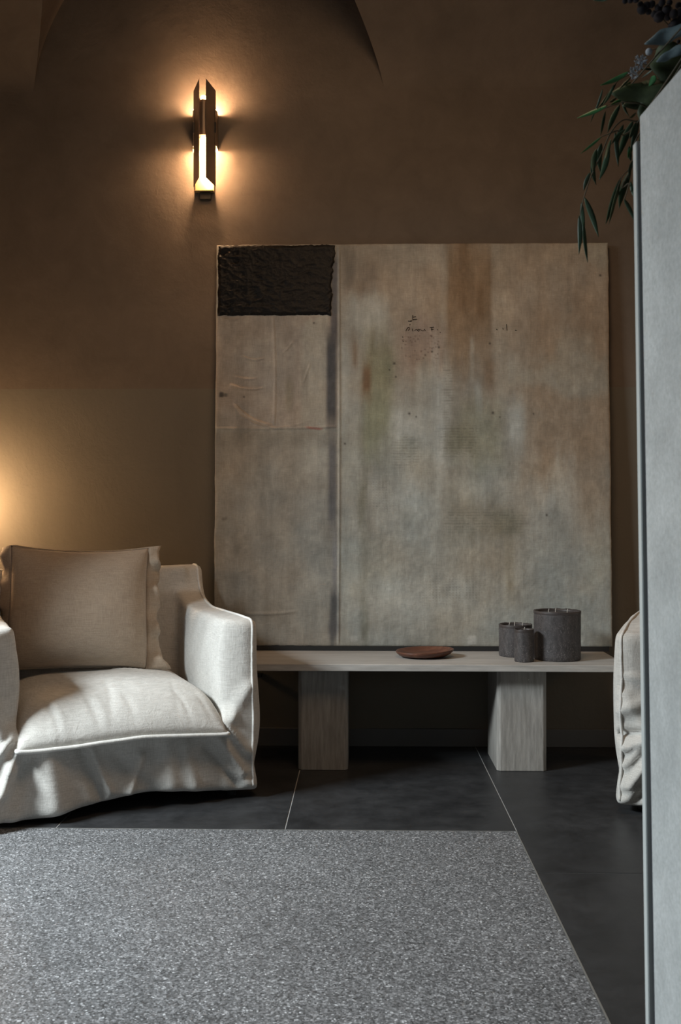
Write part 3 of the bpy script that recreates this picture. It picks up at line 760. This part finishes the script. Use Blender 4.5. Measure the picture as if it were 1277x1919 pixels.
            for (ax, ay, bx, by_, wd, am) in ((.05, .05, .20, -.02, .008, .006), (-.10, -.25, .05, -.22, .02, -.006), (.0, -.30, .28, -.34, .02, -.007)):
                dd, _ = segd(xs, y, ax, ay, bx, by_); zt += am*prof_*math.exp(-(dd/wd)**2)
            wav = .010*math.sin(xs*9+1)+.006*noise.noise(Vector((x*8, 0, seed)))
            zoff = wav*(1-v)*.7-.010*xs*0
            rt.append(bm.verts.new((x, y, zt+zoff)))
            if i in (0, nx_) or j in (0, ny_): rb.append(rt[-1])
            else: rb.append(bm.verts.new((x, y, .262-.02*ex_*fy*by+zoff)))
        top.append(rt); bot.append(rb)
    for j in range(ny_):
        for i in range(nx_):
            bm.faces.new((top[j][i], top[j][i+1], top[j+1][i+1], top[j+1][i]))
            bm.faces.new((bot[j][i], bot[j+1][i], bot[j+1][i+1], bot[j][i+1]))
    welt = [top[j][0].co.copy() for j in range(ny_, -1, -1)]+[top[0][i].co.copy() for i in range(1, nx_+1)]+[top[j][nx_].co.copy() for j in range(1, ny_+1)]
    seat = obj('seat_cushion', bm, M['linen'], root, smooth=True)
    bm = bmesh.new(); tube(bm, [p+Vector((0, -.003, 0)) for p in welt], .0076, 8); obj('welt', bm, M['piping'], seat, smooth=True)
    for sx in (-.42, .42):
        for sy in (-.36, .36):
            bm = bmesh.new(); lathe(bm, [(0, 0), (.018, 0), (.024, .06), (0, .06)], 12); bmesh.ops.translate(bm, verts=bm.verts, vec=(sx, sy, 0)); obj('foot', bm, M['black'], root)
    return root
ang = R(24.5)
def place(cx, cy, a, fx):    # centre from a front corner
    ex_ = Vector((math.cos(a), math.sin(a), 0)); ey = Vector((-math.sin(a), math.cos(a), 0))
    return Vector((cx, cy, 0))-ex_*W2*fx+ey*D2
c1 = place(-.405, 3.80, ang, 1)
chA = make_chair('armchair', 'whole white linen slipcover armchair on the left holding the beige pillow', c1, ang, 1, 3)
c2 = place(.908, 3.645, -ang, -1)
chB = make_chair('armchair', 'white linen slipcover armchair at right, mostly hidden by the grey cabinet', c2, -ang, -1, 11)

# pillow with flange
PLW, PLH, PLT = .565, .51, .25
pil = thing('pillow', 'large beige linen pillow with a loose flange leaning in the left armchair', 'pillow')
bm = bmesh.new(); n_ = 70
def outline(u, v):  # u,v -1..1
    x = PLW/2*u*(1-.05*(1-v*v))*(1-.03*v); z = PLH/2*v*(1-.085*(1-u*u)); x *= 1-.07*u*u*max(0, -v)**3; z *= 1-.05*u*u*max(0, -v)
    return x, z
A, B = [], []
for j in range(n_+1):
    ra, rb = [], []
    for i in range(n_+1):
        u, v = 2*i/n_-1, 2*j/n_-1; x, z = outline(u, v)
        t = (max(0, 1-abs(u)**2.4)*max(0, 1-abs(v)**2.4))**.52*(1-.12*v)
        wr = .006*noise.noise(Vector((x*9, z*9, 1)))+.004*noise.noise(Vector((x*5+z*14, z*4, 5)))
        for s_ in ((-1, .55), (-1, .3), (-1, -.1), (1, .2), (1, -.3)):
            wr -= .007*math.exp(-((v-s_[1]-(u-s_[0])*.25)/.05)**2)*math.exp(-abs(u-s_[0])*4)
        ra.append(bm.verts.new((x, -PLT/2*t-wr*t, z)))
        rb.append(ra[-1] if (i in (0, n_) or j in (0, n_)) else bm.verts.new((x, PLT/2*t*.6, z)))
    A.append(ra); B.append(rb)
for j in range(n_):
    for i in range(n_):
        bm.faces.new((A[j][i], A[j][i+1], A[j+1][i+1], A[j+1][i])); bm.faces.new((B[j][i], B[j+1][i], B[j+1][i+1], B[j][i+1]))
obj('pillow_case', bm, M['linen2'], pil, smooth=True)
bm = bmesh.new(); ring = []
per = [(-1+2*i/40, -1) for i in range(40)]+[(1, -1+2*i/40) for i in range(40)]+[(1-2*i/40, 1) for i in range(40)]+[(-1, 1-2*i/40) for i in range(40)]
rg = []
for k, (u, v) in enumerate(per):
    x, z = outline(u, v); row = []
    wf = 1.0+.25*noise.noise(Vector((u*4, v*4, 2)))
    for q in range(5):
        t = q/4; e = .052*wf*t*((1+1.0*sstep(-.75, -1, v)) if abs(u) == 1 else (.08 if v == 1 else .15))
        fx = x+e*(u if abs(u) == 1 else u*1.0 if abs(u) > .98 else 0); fz = z+e*(v if abs(v) == 1 and abs(u) < 1 else 0)+(.25*e if u == 1 and v == 1 else 0)
        yy = t*(.016*math.sin(k*.55)+.014*noise.noise(Vector((u*6, v*6, 7))))+.012*t*t
        if v == -1: fz = z-.002*t; yy = .01*t
        if v == 1 and abs(u) < 1: yy *= .1
        if u == -1: yy += .05*t; fx += .012*t
        if u == 1: yy += .02*t*noise.noise(Vector((3, v*7, 1)))
        if abs(u) == 1: fx -= u*t*(.016*noise.noise(Vector((u, v*3.1, 4)))+.010*noise.noise(Vector((u, v*9, 8))))
        row.append(bm.verts.new((fx, yy, fz)))
    rg.append(row)
for k in range(len(rg)):
    for q in range(4): bm.faces.new((rg[k][q], rg[(k+1) % len(rg)][q], rg[(k+1) % len(rg)][q+1], rg[k][q+1]))
fo = obj('flange', bm, M['linen2'], pil, smooth=True); md = fo.modifiers.new('s', 'SOLIDIFY'); md.thickness = .004; md.offset = 0
pp = P(148, 1141, 4.09)
pil.location = pp; pil.rotation_euler = Matrix.Rotation(R(17), 4, 'Z').to_euler()
pil.rotation_euler = (Matrix.Rotation(R(15), 4, 'Z') @ Matrix.Rotation(R(-11), 4, 'X') @ Matrix.Rotation(R(1.5), 4, 'Y')).to_euler()

# ------------------------------------------------------------ grey cabinet at the right
cab = thing('cabinet', 'tall grey mineral panel cabinet in the right foreground, plant on top', 'cabinet', (.62, 1.5, 0))
YC = 1.90
def cpt(px_, py_, Y): v = P(px_, py_, Y)-Vector((.62, 1.5, 0)); return v
def hexa(name, quad_top, quad_bot, mat, bev=.002, parent=cab):
    bm = bmesh.new(); a = [bm.verts.new(p) for p in quad_bot]; b = [bm.verts.new(p) for p in quad_top]
    fs = [bm.faces.new(a[::-1]), bm.faces.new(b)]+[bm.faces.new((a[i], a[(i+1) % 4], b[(i+1) % 4], b[i])) for i in range(4)]
    bmesh.ops.bevel(bm, geom=list(bm.edges), offset=bev, segments=2, affect='EDGES')
    return obj(name, bm, mat, parent)
dirn = Vector((126/F, -1, 0)).normalized()     # side face runs towards the camera
t0 = P(1198.5, 216, YC); b0 = P(1227, 1919, YC); b0 = b0+(b0-t0)*((0-b0.z)/(b0.z-t0.z))
off = Vector((.62, 1.5, 0)); L1 = .62; sideways = Vector((.55, .03, 0))
qt = [t0, t0+dirn*L1, t0+dirn*L1+sideways, t0+sideways]; qb = [b0, b0+dirn*L1, b0+dirn*L1+sideways, b0+sideways]
for q in qt: q.z = t0.z
for q in qb: q.z = 0
hexa('body', [q-off for q in qt], [q-off for q in qb], M['panel'], .004)
# dark recess and door leaf on the far side
def behind(tp, bp, tz, y0, y1, xin, mat, name):
    sl = lambda z: tp.x+(bp.x-tp.x)*(tp.z-z)/(tp.z-bp.z)
    T = [Vector((sl(tz)+xin, y0, tz)), Vector((sl(tz)+.52, y0+.03, tz)), Vector((sl(tz)+.52, y1+.03, tz)), Vector((sl(tz)+xin, y1, tz))]
    Bq = [Vector((sl(0)+xin, y0, .0)), Vector((sl(0)+.52, y0+.03, .0)), Vector((sl(0)+.52, y1+.03, .0)), Vector((sl(0)+xin, y1, .0))]
    return hexa(name, [p-off for p in T], [p-off for p in Bq], mat, .0015)
t1 = P(1189.5, 268, YC+.03); b1 = P(1213.5, 1919, YC+.03)
behind(t0, b0, P(1196, 262, YC).z, YC+.0005, YC+.018, .004, M['gap'], 'recess')
behind(t1, b1, t1.z, YC+.0185, YC+.042, 0, M['edge'], 'door')

# ------------------------------------------------------------ plant on top of the cabinet
YP = 2.10
def Q(cx, cy, Y=YP): return P(1000+cx/3.838, cy/3.838, Y)
vz = t0.z
plant = thing('potted_foliage', 'dark arrangement of drooping willow leaves, berries and broad leaves atop the cabinet', 'plant', (.78, 1.72, vz))
PO = Vector((.78, 1.72, vz))
bm = bmesh.new(); lathe(bm, [(0, 0), (.06, 0), (.085, .04), (.09, .10), (.06, .17), (.045, .21), (.055, .23), (.05, .23), (.04, .21), (0, .20)], 32); obj('vase', bm, M['vase'], plant, smooth=True)
def leaf(a, b, wd, mat, name='leaf', bend=.07, broad=False, tw=0):
    a = a-PO; b = b-PO; d = b-a; L = d.length; t = d/L
    view = Vector((0, -1, 0)); side = t.cross(view).normalized()
    side = (Matrix.Rotation(tw, 3, t) @ side); nrm = side.cross(t)
    sg = -1 if random.random() < .5 else 1
    bm = bmesh.new(); rows = []
    m_ = 12
    for i in range(m_+1):
        s = i/m_
        wv_ = (math.sin(math.pi*min(1, s*1.02)**(.8 if not broad else .75)))**(.8 if not broad else .62)*wd/2
        if i in (0, m_): wv_ = wd*.03
        if broad: wv_ *= 1+.16*math.sin(s*11+L*90)
        c = a+d*s+side*(sg*bend*L*math.sin(math.pi*s)*.4)+nrm*(-.05*L*math.sin(math.pi*s))
        r_ = []
        for q in (-1, -.5, 0, .5, 1):
            r_.append(bm.verts.new(c+side*(wv_*q)+nrm*(-abs(q)*wv_*.25)+nrm*((.04 if not broad else .18)*wv_*math.sin(s*(14 if not broad else 9)+q*1.7))))
        rows.append(r_)
    for p, q in zip(rows, rows[1:]):
        for i in range(4): bm.faces.new((p[i], p[i+1], q[i+1], q[i]))
    o = obj(name, bm, mat, plant, smooth=True); md = o.modifiers.new('s', 'SOLIDIFY'); md.thickness = .0006
    return o
U_ = 1/3.838*YP/F
LV = [(690, 515, 480, 615, 30, 1), (600, 590, 455, 790, 24, 0), (580, 610, 495, 765, 20, 0), (535, 758, 315, 850, 34, 1), (465, 780, 412, 882, 12, 0), (520, 800, 485, 975, 22, 0), (625, 750, 535, 955, 38, 0),
      (490, 985, 340, 1105, 18, 1), (590, 950, 612, 1200, 32, 0), (650, 895, 590, 1085, 34, 0), (720, 865, 615, 1135, 48, 0), (490, 1030, 482, 1240, 44, 0), (545, 1060, 475, 1295, 40, 0), (455, 1070, 430, 1240, 40, 0), (430, 1150, 452, 1330, 36, 0),
      (410, 1240, 362, 1372, 28, 0), (370, 1420, 470, 1706, 40, 0), (348, 1455, 368, 1720, 34, 0), (330, 1550, 328, 1832, 32, 0), (362, 1600, 390, 1888, 30, 0), (630, 1278, 520, 1612, 44, 0), (702, 1225, 618, 1500, 50, 0), (652, 1430, 732, 1596, 28, 0),
      (700, 1305, 730, 1425, 24, 0), (612, 1345, 542, 1615, 22, 2), (690, 1050, 702, 1165, 32, 0), (885, 498, 760, 496, 14, 0), (925, 572, 728, 614, 34, 0), (880, 545, 832, 622, 44, 1), (640, 715, 555, 755, 30, 1), (700, 590, 640, 650, 26, 1), (700, 1060, 680, 1140, 20, 1), (740, 880, 690, 1000, 30, 0), (760, 860, 700, 1110, 40, 0)]
LV += [(820, 900, 760, 1100, 36, 0), (770, 1000, 735, 1180, 30, 0), (660, 930, 560, 1040, 24, 0), (560, 1000, 520, 1150, 24, 0), (720, 1150, 690, 1290, 28, 0), (500, 640, 430, 830, 16, 0), (700, 560, 620, 640, 18, 0), (640, 700, 690, 840, 22, 0), (860, 500, 780, 560, 16, 0), (600, 700, 545, 735, 18, 2), (740, 810, 690, 850, 16, 2)]
for i, (a_, b_, c_, d_, wd, k_) in enumerate(LV):
    y0 = YP+random.uniform(-.05, .05); y1 = y0+random.uniform(-.03, .03)
    leaf(Q(a_, b_, y0), Q(c_, d_, y1), wd*U_*1.02, (M['leaf_dark'], M['leaf_green'], M['leaf_olive'])[k_], tw=random.uniform(-.5, .5))
for (a_, b_, c_, d_, wd, mt, y) in ((1000, 640, 560, 672, 165, 'leaf_olive', 2.06), (900, 660, 640, 765, 120, 'leaf_olive', 2.10), (860, 650, 770, 880, 120, 'leaf_olive', 2.09), (1120, 190, 800, 318, 105, 'leaf_silver', 2.02), (1100, 330, 885, 445, 70, 'leaf_silver', 2.0), (1010, 300, 955, 620, 235, 'leaf_olive', 2.05), (1080, 380, 960, 600, 180, 'leaf_olive', 2.06), (560, -14, 430, 2, 20, 'leaf_dark', 2.05)):
    leaf(Q(a_, b_, y), Q(c_, d_, y+.02), wd*U_, M[mt], 'broad_leaf', .05, True)
def sph(p, r, mat, name):
    bm = bmesh.new(); bmesh.ops.create_icosphere(bm, subdivisions=2, radius=r)
    for v in bm.verts: v.co *= 1+.16*noise.noise(v.co*60+p*10)
    bmesh.ops.translate(bm, verts=bm.verts, vec=p-PO); return obj(name, bm, mat, plant, smooth=True)
for (a_, b_, r_) in ((785, 65, 38), (815, 40, 30), (770, 30, 22), (905, 120, 40), (870, 100, 26), (935, 95, 30), (1020, 170, 36), (995, 185, 26), (1050, 150, 34), (660, 8, 20), (700, 2, 22), (740, -5, 26), (850, 30, 28), (900, 55, 30), (960, 70, 34), (1010, 100, 32), (1060, 90, 34), (925, 20, 26), (980, 20, 22), (1045, 40, 24), (830, 85, 22), (965, 125, 24), (1045, 300, 14), (1035, 325, 10)):
    sph(Q(a_, b_, 2.04+random.uniform(-.03, .03)), r_*U_, M['berry'], 'berry')
sph(Q(832, 372, 2.03), 26*U_, M['flower'], 'seed_pod')
for (a_, b_) in ((760, 420), (785, 440), (745, 450), (770, 465), (735, 490), (710, 505), (755, 500), (725, 525), (700, 530), (740, 540), (720, 560), (805, 445), (790, 415), (745, 415), (775, 485)):
    p = Q(a_, b_, 2.04+random.uniform(-.02, .02))
    bm = bmesh.new()
    for k in range(5):
        aa = k*1.257+random.random(); d = Vector((math.cos(aa), -.4, math.sin(aa))); s_ = d.cross(Vector((0, 1, 0))).normalized()
        r = random.uniform(14, 24)*U_; v4 = [bm.verts.new(p-PO+x) for x in (Vector((0, 0, 0)), d*r*.6+s_*r*.28, d*r, d*r*.6-s_*r*.28)]; bm.faces.new(v4)
    o = obj('blossom', bm, M['flower'], plant); md = o.modifiers.new('s', 'SOLIDIFY'); md.thickness = .0008
vtop = PO+Vector((0, 0, .22))
ST = [[(900, 780), (760, 870), (650, 862), (560, 950), (490, 1110), (420, 1260), (365, 1420), (335, 1560), (330, 1600)], [(1000, 700), (740, 740), (640, 735), (540, 770), (455, 800)], [(800, 900), (735, 1080), (700, 1200), (640, 1270), (600, 1370)],
      [(760, 870), (600, 940), (490, 985), (400, 1050)], [(1050, 450), (880, 490), (780, 460), (700, 530), (600, 590), (500, 740)], [(1060, 330), (900, 350), (830, 372), (770, 450)], [(1060, 170), (960, 60), (850, 40), (700, 0)], [(1063, 130), (1000, 60), (940, 10)], [(700, 1220), (690, 1320), (655, 1440)], [(1060, 160), (905, 110), (790, 60)], [(720, 590), (700, 700), (640, 740)]]
for s_ in ST:
    pts = [vtop-PO, (vtop+Vector((-.06, .12, .06)))-PO]+[Q(a_, b_, YP-.02*(1-i/len(s_)))-PO for i, (a_, b_) in enumerate(s_)]
    pts = catmull(pts, 5); bm = bmesh.new(); tube(bm, pts, [.0024*(1-.7*i/len(pts)) for i in range(len(pts))], 6); obj('stem', bm, M['stem'], plant, smooth=True)
